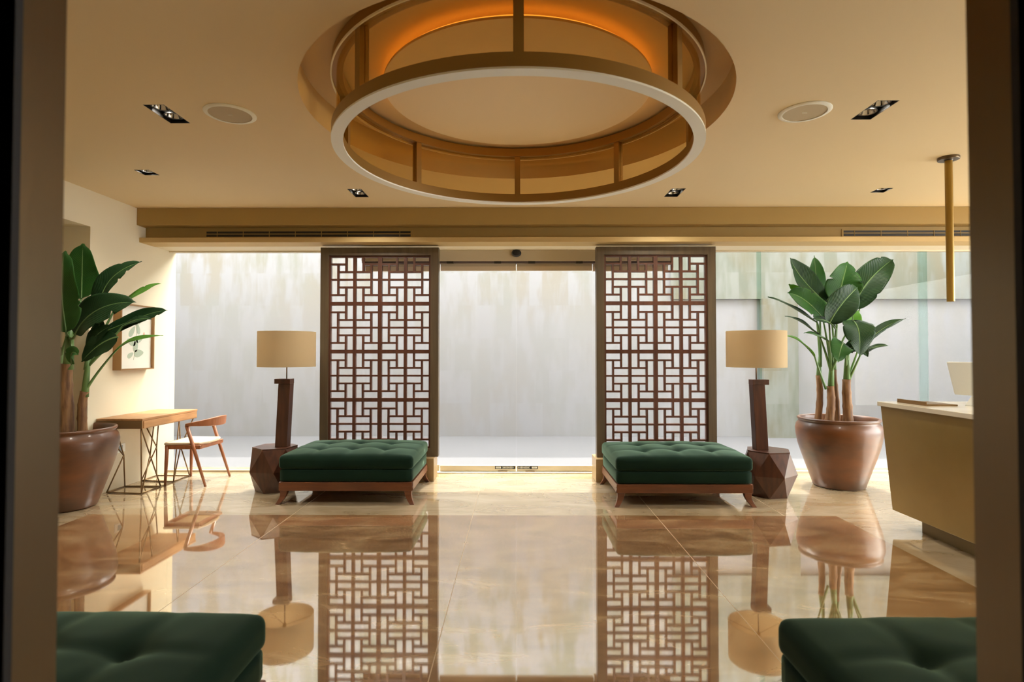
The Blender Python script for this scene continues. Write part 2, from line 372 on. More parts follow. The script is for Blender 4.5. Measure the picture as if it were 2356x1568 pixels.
# sliding entrance doors
dw = struct('door_3', MB().box(-1.82, 1.82, YF - .07, YF + .10, 2.475, 2.606), M_header, bevel=.004)
obj('door_track', MB().box(-1.82, 1.82, YF - .055, YF + .05, 2.455, 2.475), mat('purple_grey_rail', (.10, .075, .075), .4), dw)
for x in (-.78, -.22, .18, .74): obj('track_roller', MB().box(x - .04, x + .04, YF - .06, YF + .0, 2.452, 2.477), M_black, dw)
for x0, x1, s in ((-1.80, -.91, 0), (.91, 1.80, 0), (-.895, -.006, 1), (.006, .895, -1)):
    yy = YF + .04 if s == 0 else YF
    g = obj('door_leaf', MB().box(x0, x1, yy - .006, yy + .006, .075, 2.42), M_glass, dw)
    obj('top_rail', MB().box(x0, x1, yy - .02, yy + .02, 2.42, 2.455), M_header, g)
    obj('top_rail_trim', MB().box(x0, x1, yy - .018, yy + .018, 2.37, 2.42), M_headlight, g)
    obj('bottom_rail', MB().box(x0, x1, yy - .02, yy + .02, .012, .078), M_rail, g, bevel=.003)
struct('trim_5', MB().box(-1.0, 1.0, YF - .09, YF + .12, 0, .010), M_rail)
# decals on the bottom rails: a framed white field and a row of chevrons
for sgn in (-1, 1):
    t = thing('door_sticker', 'small black and white sticker strip low on the %s sliding door leaf' % ('left' if sgn < 0 else 'right'), 'sticker', (sgn*.133, YF - .0215, .055))
    obj('backing', MB().box(-.118, .118, -.0006, .0006, -.017, .017), M_black, t)
    wm = MB(); a, b = (-.108, -.048) if sgn < 0 else (.048, .108)
    wm.box(a, b, -.0014, -.0006, -.010, .010)
    obj('white_field', wm, M_white, t)
    tx = MB(); x = a + .006
    for k in range(7): tx.box(x, x + .004, -.002, -.0014, -.004, .004 if k % 2 else .002); x += .007
    obj('lettering', tx, M_black, t)
    cv = MB(); x0 = -.030 if sgn < 0 else -.104
    for k in range(9):
        x = x0 + k * .0148; d = .006 * (-sgn)
        for zz, z2 in ((.011, 0), (0, -.011)):
            xa, xb = (x, x + d) if z2 == 0 else (x + d, x)
            cv.hexa([(xb, -.0016, z2), (xb + .006, -.0016, z2), (xb, -.0006, z2), (xb + .006, -.0006, z2), (xa, -.0016, zz), (xa + .006, -.0016, zz), (xa, -.0006, zz), (xa + .006, -.0006, zz)])
    obj('chevrons', cv, M_white, t)
# door handle dots and floor stops
for x in (-.16, .16):
    tag(obj('floor_guide', MB().box(x - .055, x + .055, YF - .034, YF - .022, .010, .018), M_wire), 'flat metal floor guide under the %s door leaf' % ('left' if x < 0 else 'right'), 'door guide')
# centre meeting strips
tag(obj('motion_sensor', MB().lathe([(.001, 0), (.045, 0), (.058, .018), (.058, .035), (.001, .035)], 0, 0, 32), M_black, smooth=True, angle=40), 'round black motion sensor above the centre of the glass doors', 'sensor')
o = bpy.data.objects['motion_sensor']; o.rotation_euler = (PI/2, 0, 0); o.location = (0, YF - .070, 2.565); o.scale = (1, .72, 1)
o.location.y = YF - .035 - .035 - .0
o.rotation_euler = (-PI/2, 0, 0); o.location.y = YF - .105

# outside: courtyard wall, its shade as darker slabs, added sky blockers, paving
OY = 9.5
wo = struct('wall_outside', MB().box(-9, 14, OY, OY + .3, -.1, 4.4), M_out)
wr = struct('sky_blocker_ends', MB().box(-7.3, -7.0, 6.95, OY, -.1, 4.4).box(9.0, 9.3, 6.95, OY, -.1, 4.4), M_out)  # unseen end walls added to keep side sky off the courtyard wall
obj('shaded_wall_band', MB().box(2.6, 14, OY - .05, OY, 2.30, 4.4), M_out_shaded, wo)  # shadow across the upper wall, built as a darker slab
obj('wall_shadow_strip', MB().box(4.10, 4.68, OY - .14, OY, -.1, 2.30), M_out_shaded, wo)  # upright shadow strip, built as a darker raised slab
struct('sky_blocker_facade', MB().box(-7.0, 9.0, 6.60, 6.85, 3.3, 7.5).box(7.0, 9.3, 6.75, 6.95, -.1, 3.3).box(-7.3, -6.0, 6.75, 6.95, -.1, 3.3), M_out)  # unseen upper wall and gap fillers added to even the courtyard light
struct('floor_outside', MB().box(-9, 14, 6.9, OY, -.16, -.01), M_pave)
struct('floor_side_terrace', MB().box(7.2, 14, -2, 6.9, -.16, -.01), M_pave)

# ------------------------------------------------------------------ ring lamp
lamp = thing('ring_ceiling_lamp', 'huge round amber glass and bronze ceiling lamp set in a circular recess', 'ceiling lamp', (LX, LY, 2.684))
R0, R1, HL = 1.107, 1.177, .464
def ringpart(name, r0, r1, z0, z1, m):
    return obj(name, MB().lathe([(r0, z0), (r1, z0), (r1, z1), (r0, z1)], n=128, closed_prof=True), m, lamp, smooth=True, angle=30)
ringpart('bottom_trim', R0, R1, 0, .010, M_lampwhite)
ringpart('lower_band', R0 + .004, R1 - .001, .010, .078, M_gold)
ringpart('upper_band', R0 + .004, R1 - .001, .406, .470, M_gold)
ringpart('bright_upper_hoop', R1 - .002, R1 + .006, .392, .404, M_lampwhite)
for k in range(8):
    a = PI/2 + k * PI/4
    h = .0235 / 1.14
    obj('mullion', MB().arcbox(R0 + .012, R1 - .003, a - h, a + h, .078, .406, 3), M_gold, lamp)
    obj('glass_panel', MB().arcbox(R0 + .034, R0 + .040, a + h, a + PI/4 - h, .078, .406, 16), M_amber, lamp, smooth=True, angle=30)
obj('diffuser_disc', MB().lathe([(.001, .414), (.87, .414), (.87, .428), (.001, .428)], n=128), M_disc, lamp, smooth=True, angle=30)
obj('led_strip', MB().lathe([(.82, .432), (.85, .432), (.85, .446), (.82, .446)], n=96, closed_prof=True), M_strip, lamp, smooth=True, angle=30)
obj('lower_led_strip', MB().lathe([(R0 + .046, .078), (R0 + .054, .078), (R0 + .054, .084), (R0 + .046, .084)], n=128, closed_prof=True), M_strip2, lamp)
obj('hanger', MB().lathe([(.12, .426), (.12, .4855)], n=24, cap0=True, cap1=True), M_gold, lamp)

# ------------------------------------------------------------------ spotlights, speakers, air slots
def spot(x, y, n, label, lit=()):
    L = .145 if n == 2 else .075; W = .068 if n == 2 else .066
    t = thing('recessed_spotlight', label, 'ceiling spotlight', (x, y, CZ))
    fm = MB(); T = .004
    fm.box(-W + .001, W - .001, -L + .001, -L + T, 0, .10).box(-W + .001, W - .001, L - T, L - .001, 0, .10).box(-W + .001, -W + T, -L + T, L - T, 0, .10).box(W - T, W - .001, -L + T, L - T, 0, .10)
    fm.box(-W + .001, W - .001, -L + .001, L - .001, .098, .108)
    obj('housing', fm, M_black, t)
    for k in range(n):
        yy = (-.068 + .136 * k) if n == 2 else 0
        h = obj('lamp_head', MB().lathe([(.050, .016), (.058, .016), (.058, .098), (.050, .098)], 0, yy, 32, closed_prof=True), M_black, t, smooth=True, angle=30)
        obj('reflector', MB().lathe([(.0505, .018), (.040, .050), (.018, .082), (.0181, .083), (.0405, .052), (.0515, .018)], 0, yy, 32), M_chrome, h, smooth=True)
        on = k in lit
        obj('bulb', MB().lathe([(.001, .055), (.012, .056), (.017, .066), (.017, .082), (.001, .083)], 0, yy, 20), M_bulb if on else M_chrome, h, smooth=True)
M_bulb = mat('lit_bulb', (1, .8, .6), .5, emit=(1.0, .55, .25), estr=40)
G1 = 'recessed spotlights in the ceiling'
spot(*DOUBLES[0], 2, 'double recessed spotlight beside the left ceiling speaker, unlit', ())
spot(*DOUBLES[1], 2, 'double recessed spotlight with one lamp lit, beside the right ceiling speaker', (1,))
spot(*DOUBLES[2], 2, 'double recessed spotlight close to the soffit, in line above the left lattice screen', ())
spot(*DOUBLES[3], 2, 'double recessed spotlight close to the soffit, in line above the right lattice screen', ())
spot(*SINGLES[0], 1, 'single recessed spotlight in the left ceiling corner above the desk', ())
spot(*SINGLES[1], 1, 'single recessed spotlight near the soffit, by the brass tube pendant', ())
for x, s in ((-1.88, 'left'), (1.88, 'right')):
    t = thing('ceiling_speaker', 'round ceiling speaker with white rim %s of the ring lamp' % s, 'speaker', (x, 3.647, CZ - .010))
    obj('rim', MB().lathe([(.132, 0), (.150, 0), (.160, .006), (.160, .0105), (.132, .0105)], n=64, closed_prof=True), M_white, t, smooth=True, angle=40)
    g = obj('grille', MB().lathe([(.001, .003), (.132, .003), (.132, .010), (.001, .010)], n=48), M_grille, t)
    obj('badge', MB().box(-.016, .016, -.002, .002, .001, .003), M_white, t)
def vent(x0, x1, label, pitch=.29):
    t = thing('air_vent', label, 'air vent', ((x0 + x1) / 2, 6.19, 2.666)); hw = (x1 - x0) / 2
    fr = MB(); fr.box(-hw - .02, hw + .02, -.006, 0, .0, .018).box(-hw - .02, hw + .02, -.006, 0, .078, .092).box(-hw - .02, -hw, -.006, 0, .018, .078).box(hw, hw + .02, -.006, 0, .018, .078)
    obj('frame', fr, M_soffit, t)
    obj('dark_slots', MB().box(-hw, hw, -.003, 0, .018, .078), M_black, t)
    br = MB(); br.box(-hw, hw, -.008, -.003, .044, .054)
    x = -hw + .12
    while x < hw: br.box(x - .003, x + .003, -.007, -.003, .018, .078); x += pitch
    obj('vane', br, M_soffit, t)
vent(-3.44, -1.17, 'long double-slot air vent in the soffit recess on the left')
vent(3.60, 5.90, 'double-slot air vent in the soffit recess behind the brass tube pendant')

# ------------------------------------------------------------------ lattice screens
def bar(mb, cx, z0, z1, y0, y1, w): mb.box(cx - w/2, cx + w/2, y0, y1, z0, z1)
def make_screen(label, cx, ybase):
    W, z0, z1 = 1.318, .25, 2.575
    t = thing('lattice_screen', label, 'room divider', (cx, ybase + .05, 0), 0, 'lattice screens flanking the entrance')
    FW = .088
    f = MB(); y0, y1 = -.05, .05
    f.box(-W/2, -W/2 + FW, y0, y1, z0, z1).box(W/2 - FW, W/2, y0, y1, z0, z1)
    f.box(-W/2 + FW, W/2 - FW, y0, y1, z1 - FW, z1).box(-W/2 + FW, W/2 - FW, y0, y1, z0, z0 + FW)
    obj('frame', f, M_frame, t)
    i0, i1 = -W/2 + FW, W/2 - FW; zb, zt = z0 + FW, z1 - FW
    mh = (zt - zb) / 8; mw = (i1 - i0) / 4
    TH, TN = .042, .021      # thick and thin bars
    for side in (0, 1):
        m = MB(); ya, yb = -.022, .018
        s0 = i0 + side * 2 * mw; s1 = s0 + 2 * mw
        m.box(s0, s0 + .022, ya - .003, yb, zb, zt).box(s1 - .022, s1, ya - .003, yb, zb, zt)      # border stiles of the panel
        for k in range(5):
            z = zt - k * 2 * mh; h = TH / 2
            m.box(s0, s1, ya - .002, yb, max(zb, z - h), min(zt, z + h))
        for c in range(2):
            for r in range(8):
                x0 = s0 + c * mw; zt_ = zt - r * mh
                flx = (c % 2 == 1); flz = (r % 2 == 1)
                # opening area of this module
                l = .020; rr = .017
                a0, a1 = (x0 + l, x0 + mw - rr) if not flx else (x0 + rr, x0 + mw - l)
                tt, bb = (.021, .0105) if not flz else (.0105, .021)
                b1, b0 = zt_ - tt, zt_ - mh + bb
                U = (a1 - a0 - 2 * TN) / 3; V = (b1 - b0 - 2 * TN) / 3
                def cell(u0, u1, v0, v1, w_=1):
                    # bar rectangle in module space, u from outer edge, v from top
                    if flx: xa, xb = a1 - u1, a1 - u0
                    else: xa, xb = a0 + u0, a0 + u1
                    if flz: za, zc = b0 + v0, b0 + v1
                    else: za, zc = b1 - v1, b1 - v0
                    m.box(xa, xb, ya, yb, za, zc)
                D = a1 - a0; E_ = b1 - b0
                cell(2*U + TN, 2*U + 2*TN, 0, 2*V + TN)                 # right vertical
                cell(0, 2*U + TN, V, V + TN)                            # top horizontal
                cell(U, U + TN, V + TN, E_)                             # left vertical
                cell(U + TN, D, 2*V + TN, 2*V + 2*TN)                   # bottom horizontal
        # vertical member between the two columns of modules and thin rail between paired rows
        xm = s0 + mw; m.box(xm - .017, xm + .017, ya - .001, yb, zb, zt)
        for r in range(1, 8, 2):
            z = zt - r * mh; m.box(s0 + .02, s1 - .02, ya, yb, z - .0105, z + .0105)
        obj('lattice_panel', m, M_lattice, t)
    return t
make_screen('carved dark lattice screen left of the entrance, behind a green ottoman', -1.527, 6.24)
make_screen('carved dark lattice screen right of the entrance, nearer the terracotta pot by the counter', 1.545, 6.21)
for cx, y0, s in ((-1.54, 6.145, 'left'), (1.52, 6.105, 'right')):
    tag(obj('stone_plinth', MB().box(cx - .655 if s == 'left' else cx - .66, cx + .64 if s == 'left' else cx + .655, y0, 6.42, 0, .2495), M_stone, bevel=.004), 'low beige stone plinth under the %s lattice screen' % s, 'plinth')

# ------------------------------------------------------------------ ottomans
def cushion(W, D, z0, z1, r, puff, tufts=(), tuft_d=.038, nx=72, ny=54, nz=8, sag=0.0):
    bm = bmesh.new(); a, b, c = W/2, D/2, (z1 - z0)/2
    def P(x, y, z):
        q = Vector((max(-a + r, min(a - r, x)), max(-b + r, min(b - r, y)), max(-c + r, min(c - r, z))))
        d = Vector((x, y, z)) - q
        p = q + (d.normalized() * r if d.length > 1e-9 else Vector())
        u, v = p.x / a, p.y / b
        # slight belly of the sides
        k = 1 - (p.z / c) ** 2
        if abs(u) > .9: p.x += math.copysign(.008 * k * (1 - v*v), u)
        if abs(v) > .9: p.y += math.copysign(.008 * k * (1 - u*u), v)
        if z > c * .2:
            wgt = (z - c*.2) / (c*.8)
            h = puff * (max(0, 1 - abs(u) ** 3.0) * max(0, 1 - abs(v) ** 3.0)) ** .6
            for tx, ty in tufts:
                dx, dy = p.x - tx, p.y - ty; d2 = math.hypot(dx, dy)
                h -= tuft_d * math.exp(-(d2 / .075) ** 1.3)
                # pleats that run from a button to its neighbours and the edges
            if tufts:
                xs = sorted(set(t[0] for t in tufts)); ys = sorted(set(t[1] for t in tufts))
                for tx in xs: h -= .008 * math.exp(-((p.x - tx) / .035) ** 2) * (1 - min(1, abs(v)) ** 6)
                for ty in ys: h -= .008 * math.exp(-((p.y - ty) / .035) ** 2) * (1 - min(1, abs(u)) ** 6)
            h += .004 * mn.noise(Vector((p.x*6, p.y*6, 0)))
            p.z += h * wgt
        return p + Vector((0, 0, (z0 + z1)/2))
    def grid(f, n, m):
        V = [[bm.verts.new(f(i/n*2 - 1, j/m*2 - 1)) for j in range(m+1)] for i in range(n+1)]
        for i in range(n):
            for j in range(m): bm.faces.new((V[i][j], V[i+1][j], V[i+1][j+1], V[i][j+1]))
    for s in (-1, 1):
        grid(lambda u, v: P(u*a, v*b, s*c), nx, ny)
        grid(lambda u, v: P(u*a, s*b, v*c), nx, nz)
        grid(lambda u, v: P(s*a, u*b, v*c), ny, nz)
    bmesh.ops.remove_doubles(bm, verts=bm.verts, dist=1e-5)
    return bm
TUF = [(x, y) for x in (-.315, 0, .315) for y in (-.16, .15)]
def make_ottoman(label, loc, D=.93, W=1.24):
    t = thing('tufted_ottoman', label, 'ottoman', loc, 0, 'green velvet ottomans')
    hw, hd = W/2, D/2
    fm = MB()
    for s in (-1, 1):
        fm.box(-hw, hw, s*hd - (.03 if s > 0 else 0), s*hd + (.03 if s < 0 else 0), .120, .200)
        fm.box(s*hw - (.03 if s > 0 else 0), s*hw + (.03 if s < 0 else 0), -hd + .03, hd - .03, .120, .200)
    fm.box(-hw + .03, hw - .03, -hd + .03, hd - .03, .17, .196)
    obj('base_frame', fm, M_wood, t, bevel=.004)
    for sx in (-1, 1):
        for sy in (-1, 1):
            rg = []
            for k in range(9):
                q = k / 8; z = .165 * (1 - q); wd = .085 - .045 * q ** .8
                # saber curve: kicks outwards at the foot
                kick = .022 * max(0, q - .45) ** 1.6 / .55 ** 1.6 - .012 * math.sin(PI * q)
                ox, oy = sx * (hw + .002 + kick), sy * (hd + .002 + kick)
                ix, iy = ox - sx * wd, oy - sy * wd * .75
                rg.append([(ox, oy, z), (ix, oy, z), (ix, iy, z), (ox, iy, z)])
            obj('leg', MB().rings(rg), M_wood, t, bevel=.003)
    obj('seat_base', cushion(W - .006, D - .006, .200, .322, .022, 0, nx=20, ny=16, nz=6), M_velvet, t, smooth=True)
    cu = obj('tufted_cushion', cushion(W + .01, D + .01, .318, .440, .034, .048, TUF), M_velvet, t, smooth=True)
    for tx, ty in TUF:
        z = .440 + .048 - .064
        obj('button', MB().lathe([(.001, z + .010), (.009, z + .008), (.013, z + .002), (.010, z - .008)], tx, ty, 16), M_velvet, cu, smooth=True)
    return t
make_ottoman('green velvet tufted ottoman in front of the left lattice screen', (-1.585, 5.67, 0), .90)
make_ottoman('green velvet tufted ottoman in front of the right lattice screen', (1.535, 5.595, 0), .88)
make_ottoman('green velvet ottoman cropped at the bottom left, nearest the left doorway edge', (-1.54, 1.62, 0), .93)
make_ottoman('green velvet ottoman cropped at the bottom right, nearest the right doorway edge', (1.565, 1.60, 0), .93)

# ------------------------------------------------------------------ faceted tables and lamps
def facet_table(label, loc, rz, mir=1):
    t = thing('faceted_side_table', label, 'side table', loc, rz)
    n = 6; H = .445
    bm = bmesh.new(); mb = MB(); bm.free(); bm = mb.bm
    def ring(r, z, off, sq=1): return [bm.verts.new((r*math.cos(2*PI*k/n + off)*mir, r*math.sin(2*PI*k/n + off)*sq, z)) for k in range(n)]
    a = ring(.185, 0, 0); m_ = ring(.262, .215, PI/n); c = ring(.215, H - .012, 0)
    for lo, hi, up in ((a, m_, 1), (c, m_, 0)):
        for k in range(n):
            k1 = (k + 1) % n
            bm.faces.new((lo[k], lo[k1], m_[k]))
            bm.faces.new((m_[k], m_[k1], lo[k1]))
    bm.faces.new(a); bm.faces.new(c)
    obj('faceted_body', mb, M_walnut, t, bevel=.002)
    top = MB(); top.poly([(.217*math.cos(2*PI*k/n)*mir, .217*math.sin(2*PI*k/n)) for k in range(n)], H - .012, H)
    obj('table_top', top, M_walnut, t, bevel=.002)
    return t
facet_table('faceted dark wooden side table beside the left velvet ottoman', (-2.475, 5.77, 0), .35)
facet_table('faceted dark wooden side table between right ottoman and potted plant', (2.49, 5.60, 0), .15, -1)
M_filament = mat('glowing_bulb', (1, .5, .2), .5, emit=(1.0, .28, .06), estr=9)
def table_lamp(label, x, y, s):
    z0 = .445
    t = thing('table_lamp', label, 'lamp', (x, y, z0))
    # leaning square column
    c = MB(); a, lean = .060, .030 * s
    c.hexa([(-a - .02*s + -lean*-0 + dx - lean*.5, dy, 0) for dx, dy in ((0, -.05), (2*a, -.05), (0, .05), (2*a, .05))] +
           [(-a - .02*s + dx + lean*.5, dy, .640) for dx, dy in ((0, -.05), (2*a, -.05), (0, .05), (2*a, .05))])
    obj('column', c, M_walnut, t, bevel=.003)
    cap = MB(); cap.box(min(-s*.105, s*.055), max(-s*.105, s*.055), -.055, .055, .640, .690)
    obj('cap_block', cap, M_walnut, t, bevel=.003)
    obj('rod', MB().tube([(0, 0, .688), (0, 0, 1.0)], .006, 12), M_wire, t, smooth=True)
    obj('socket', MB().lathe([(.018, .90), (.018, .985)], n=16, cap0=True, cap1=True), M_brass, t)
    obj('bulb', MB().lathe([(.001, 1.07), (.022, 1.06), (.032, 1.03), (.024, 1.0), (.012, .985)], n=20), M_filament, t, smooth=True)
    sh = obj('lamp_shade', MB().lathe([(.278, .812), (.281, .812), (.281, 1.170), (.278, 1.170)], n=72, closed_prof=True), M_shade, t, smooth=True, angle=30)
    sp = MB()
    for k in range(3):
        a_ = 2*PI*k/3 + .4; sp.tube([(0, 0, .915), (.279*math.cos(a_), .279*math.sin(a_), .86)], .0025, 6)
    obj('shade_spider', sp, M_wire, t)
table_lamp('table lamp with drum shade on the left faceted side table', -2.35, 5.74, 1)
table_lamp('table lamp with drum shade on the right faceted side table', 2.38, 5.60, -1)

# ------------------------------------------------------------------ desk, chair, picture, socket
desk = thing('writing_desk', 'light wooden desk on bronze wire legs against the left wall', 'desk', (-3.855, 5.93, 0))
X0, X1, Y0, Y1 = -.255, .20, -.45, .50
obj('table_top', MB().box(X0, X1, Y0, Y1, .735, .755), M_oak, desk, bevel=.002)
dm = MB(); dm.box(X0 + .004, X1 - .004, Y0 + .004, Y1 - .004, .655, .735)
obj('drawer_case', dm, M_oak, desk, bevel=.002)
obj('drawer_front', MB().box(X1 - .004, X1 + .004, Y0 + .02, Y1 - .02, .662, .730), M_oak, desk, bevel=.002)
obj('end_panel', MB().box(X0 + .002, X1 - .002, Y0 - .002, Y0 + .005, .657, .733), mat('dark_oak_end', (.20, .12, .05), .4), desk)
def wire_leg(y0, y1, yn):
    r = .0065; m = MB()
    T = [(X0 + .03, y0, .655), (X1 - .03, y0, .655), (X0 + .03, y1, .655), (X1 - .03, y1, .655)]
    B = [(X0 + .02, yn - .10, .007), (X1 - .06, yn - .14, .007), (X0 + .02, yn + .16, .007), (X1 - .06, yn + .16, .007)]
    N = [(X0 + .13, yn - .02, .36), (X1 - .07, yn, .36)]
    for a, b in ((0, 0), (1, 1), (2, 0), (3, 1)): m.tube([T[a], N[b]], r, 8)
    for a, b in ((0, 0), (1, 1), (2, 0), (3, 1)): m.tube([B[a], N[b]], r, 8)
    for a, b in ((0, 1), (1, 3), (3, 2), (2, 0)): m.tube([B[a], B[b]], r, 8)
    m.tube([T[1], B[1]], r, 8)
    return m
obj('wire_leg', wire_leg(Y0 + .03, Y0 + .22, -.22), M_wire, desk, smooth=True)
obj('wire_leg', wire_leg(Y1 - .30, Y1 - .03, .30), M_wire, desk, smooth=True)
obj('stretcher', MB().tube([(X1 - .06, -.06, .007), (X1 - .06, .16, .007)], .0055, 8), M_wire, desk, smooth=True)

ch = thing('desk_chair', 'light wooden armchair with curved back rail facing the desk', 'chair', (-3.475, 6.14, 0))
def leg(p, q, r0, r1): obj('leg', MB().tube([p, tuple((Vector(p) + Vector(q)) / 2), q], [r0, (r0 + r1)/2 + .002, r1], 12), M_chairwood, ch, smooth=True)
leg((-.205, -.225, .415), (-.215, -.235, 0), .018, .012)
leg((-.205, .225, .415), (-.215, .235, 0), .018, .012)
leg((.010, -.245, .640), (.220, -.250, 0), .019, .012)
leg((.010, .245, .640), (.220, .250, 0), .019, .012)
st = MB(); st.poly([(-.235, -.235), (-.235, .235), (.13, .215), (.17, .10), (.17, -.10), (.13, -.215)], .425, .455)
obj('seat', st, M_seat, ch, bevel=.012, seg=3)
fr = MB(); fr.box(-.225, .15, -.235, -.205, .385, .425).box(-.225, .15, .205, .235, .385, .425).box(-.225, -.195, -.205, .205, .385, .425).box(.12, .15, -.205, .205, .385, .425)
obj('seat_frame', fr, M_chairwood, ch, bevel=.006)
rg = []
for k in range(25):
    a = -PI/2 + PI * k / 24
    x = .01 + .235 * math.cos(a); y = .255 * math.sin(a); x = x - .03 * 0
    hgt = .016 + .034 * max(0, math.cos(a)) ** 1.5; th = .016
    if k in (0, 24): hgt *= .8
    n = Vector((math.cos(a), math.sin(a), 0)); zc = .645 + .02 * math.cos(a)
    rg.append([(x - n.x*th, y - n.y*th, zc - hgt), (x + n.x*th, y + n.y*th, zc - hgt), (x + n.x*(th + .008), y + n.y*(th + .008), zc + hgt), (x - n.x*(th - .008), y - n.y*(th - .008), zc + hgt)])
obj('back_rail', MB().rings(rg), M_chairwood, ch, bevel=.006)

pic = thing('framed_print', 'botanical print in a deep bronze frame on the left wall above the desk', 'picture', (WX0, 5.97, 1.565))
fm = MB(); hw, hh, dp = .265, .345, .085
fm.box(0, dp, -hw, -hw + .014, -hh, hh).box(0, dp, hw - .014, hw, -hh, hh).box(0, dp, -hw + .014, hw - .014, hh - .014, hh).box(0, dp, -hw + .014, hw - .014, -hh, -hh + .014)
obj('frame', fm, mat('bronze_frame', (.36, .20, .08), .35, metal=.4), pic)
pp = obj('print_sheet', MB().box(.045, .055, -hw + .014, hw - .014, -hh + .014, hh - .014), M_paper, pic)
M_pg = mat('faded_green_ink', (.42, .50, .38), .6); M_pr = mat('faded_coral_ink', (.72, .42, .30), .6)
def blob(cy, cz, l, wd, ang, m, nm='printed_leaf'):
    b = MB(); pts = []
    for k in range(20):
        a = 2*PI*k/20; u, v = l * math.cos(a), wd * math.sin(a) * (1 - .35 * math.cos(a))
        pts.append((cy + u*math.cos(ang) - v*math.sin(ang), cz + u*math.sin(ang) + v*math.cos(ang)))
    b.rings([[(.055, p[0], p[1]) for p in pts], [(.0562, p[0], p[1]) for p in pts]])
    obj(nm, b, m, pp)
for c in ((-.06, .06, .07, .03, .9), (.03, .10, .07, .028, 1.9), (.06, -.02, .06, .03, .4), (-.07, -.05, .07, .035, 2.8), (.0, -.08, .08, .035, 1.4), (.05, -.17, .075, .04, .1), (-.08, -.19, .05, .025, .5), (.06, .19, .05, .02, 1.3), (-.02, .17, .05, .02, 2.2)): blob(*c, M_pg)
blob(.13, .03, .03, .016, 1.5, M_pr, 'printed_flower')
stm = MB(); stm.tube([(.0558, -.03, -.24), (.0558, .0, -.05), (.0558, .03, .2)], .002, 6)
obj('printed_stem', stm, M_pg, pp)
sk = thing('wall_socket', 'white power socket plate low on the left wall under the desk', 'socket', (WX0, 5.83, .41))
obj('plate', MB().box(0, .008, -.07, .07, -.045, .045), M_white, sk, bevel=.002)
obj('outlet', MB().box(.008, .011, -.028, .028, -.028, .028), mat('grey_blue_plastic', (.25, .33, .36), .5), sk)

# ------------------------------------------------------------------ reception counter, monitor, pendant
ct = thing('reception_counter', 'gold lacquer reception counter with pale top at the right edge', 'reception counter', (3.0, 4.65, 0))
def cx(x, y, z): return (x - 3.0, y - 4.65, z)
YN = 1.9
pn = MB().hexa([cx(3.07, YN, .12), cx(3.12, YN, .12), cx(3.07, 4.64, .12), cx(3.12, 4.64, .12), cx(2.985, YN, .965), cx(3.035, YN, .965), cx(2.985, 4.64, .965), cx(3.035, 4.64, .965)])
obj('front_panel', pn, M_counter, ct, bevel=.003)
ep = MB().hexa([cx(3.12, 4.58, .12), cx(3.70, 4.58, .12), cx(3.12, 4.63, .12), cx(3.70, 4.63, .12), cx(3.035, 4.58, .965), cx(3.70, 4.58, .965), cx(3.035, 4.63, .965), cx(3.70, 4.63, .965)])
obj('end_panel', ep, M_counter, ct)
obj('plinth', MB().box(.16, .68, YN - 4.65 + .02, -.22, 0, .12), mat('dark_gold_plinth', (.17, .115, .04), .4, metal=.3), ct)
obj('carcass', MB().box(.14, .68, YN - 4.65 + .01, -.08, .12, .93), M_counter, ct)
obj('counter_top', MB().poly([(-.030, YN - 4.65), (-.030, .01), (.74, .01), (.74, YN - 4.65)], .965, 1.0), M_top, ct, bevel=.003)
mo = thing('computer_monitor', 'white back of a computer monitor standing on the reception counter', 'monitor', (3.47, 4.22, 1.0), .25)
obj('screen_housing', MB().hexa([(-.012, -.27, .075), (.03, -.27, .075), (-.012, .20, .075), (.03, .20, .075), (-.05, -.27, .33), (-.012, -.27, .33), (-.05, .23, .33), (-.012, .23, .33)]), M_monitor, mo, bevel=.008, seg=3)
obj('stand', MB().hexa([(-.04, -.06, 0), (.04, -.06, 0), (-.04, .10, 0), (.04, .10, 0), (.0, -.03, .10), (.02, -.03, .10), (0, .06, .10), (.02, .06, .10)]), M_monitor, mo, bevel=.003)
obj('logo_badge', MB().lathe([(.001, 0), (.016, 0), (.016, .004), (.001, .004)], n=20), M_black, mo)
lb = [o for o in C.objects if o.name.startswith('logo_badge')][0]; lb.rotation_euler = (0, PI/2 - .15, 0); lb.location = (-.036, .0, .205); lb.name = 'round_badge'
tag(obj('paper_tray', MB().box(-.12, .12, -.16, .16, 0, .010).box(-.12, -.112, -.16, .16, .010, .03), M_wire, bevel=.002), 'thin dark tray lying on the reception counter beside the monitor', 'tray')
bpy.data.objects['paper_tray'].location = (3.20, 4.42, 1.0)

pe = thing('tube_pendant', 'slim brass tube pendant hanging from the ceiling above the counter', 'pendant lamp', (3.477, 4.517, CZ))
obj('canopy', MB().lathe([(.001, -.022), (.072, -.022), (.075, -.018), (.075, 0), (.001, 0)], n=40), M_bronze, pe, smooth=True, angle=40)
obj('tube', MB().lathe([(.022, -1.160), (.027, -1.160), (.027, -.022), (.022, -.022)], n=32, closed_prof=True), M_brass, pe, smooth=True, angle=40)
obj('collar', MB().lathe([(.001, -.045), (.018, -.045), (.030, -.022), (.001, -.022)], n=24), M_black, pe)
obj('tip', MB().lathe([(.001, -1.150), (.022, -1.150), (.022, -1.135), (.001, -1.135)], n=24), M_lampwhite, pe)

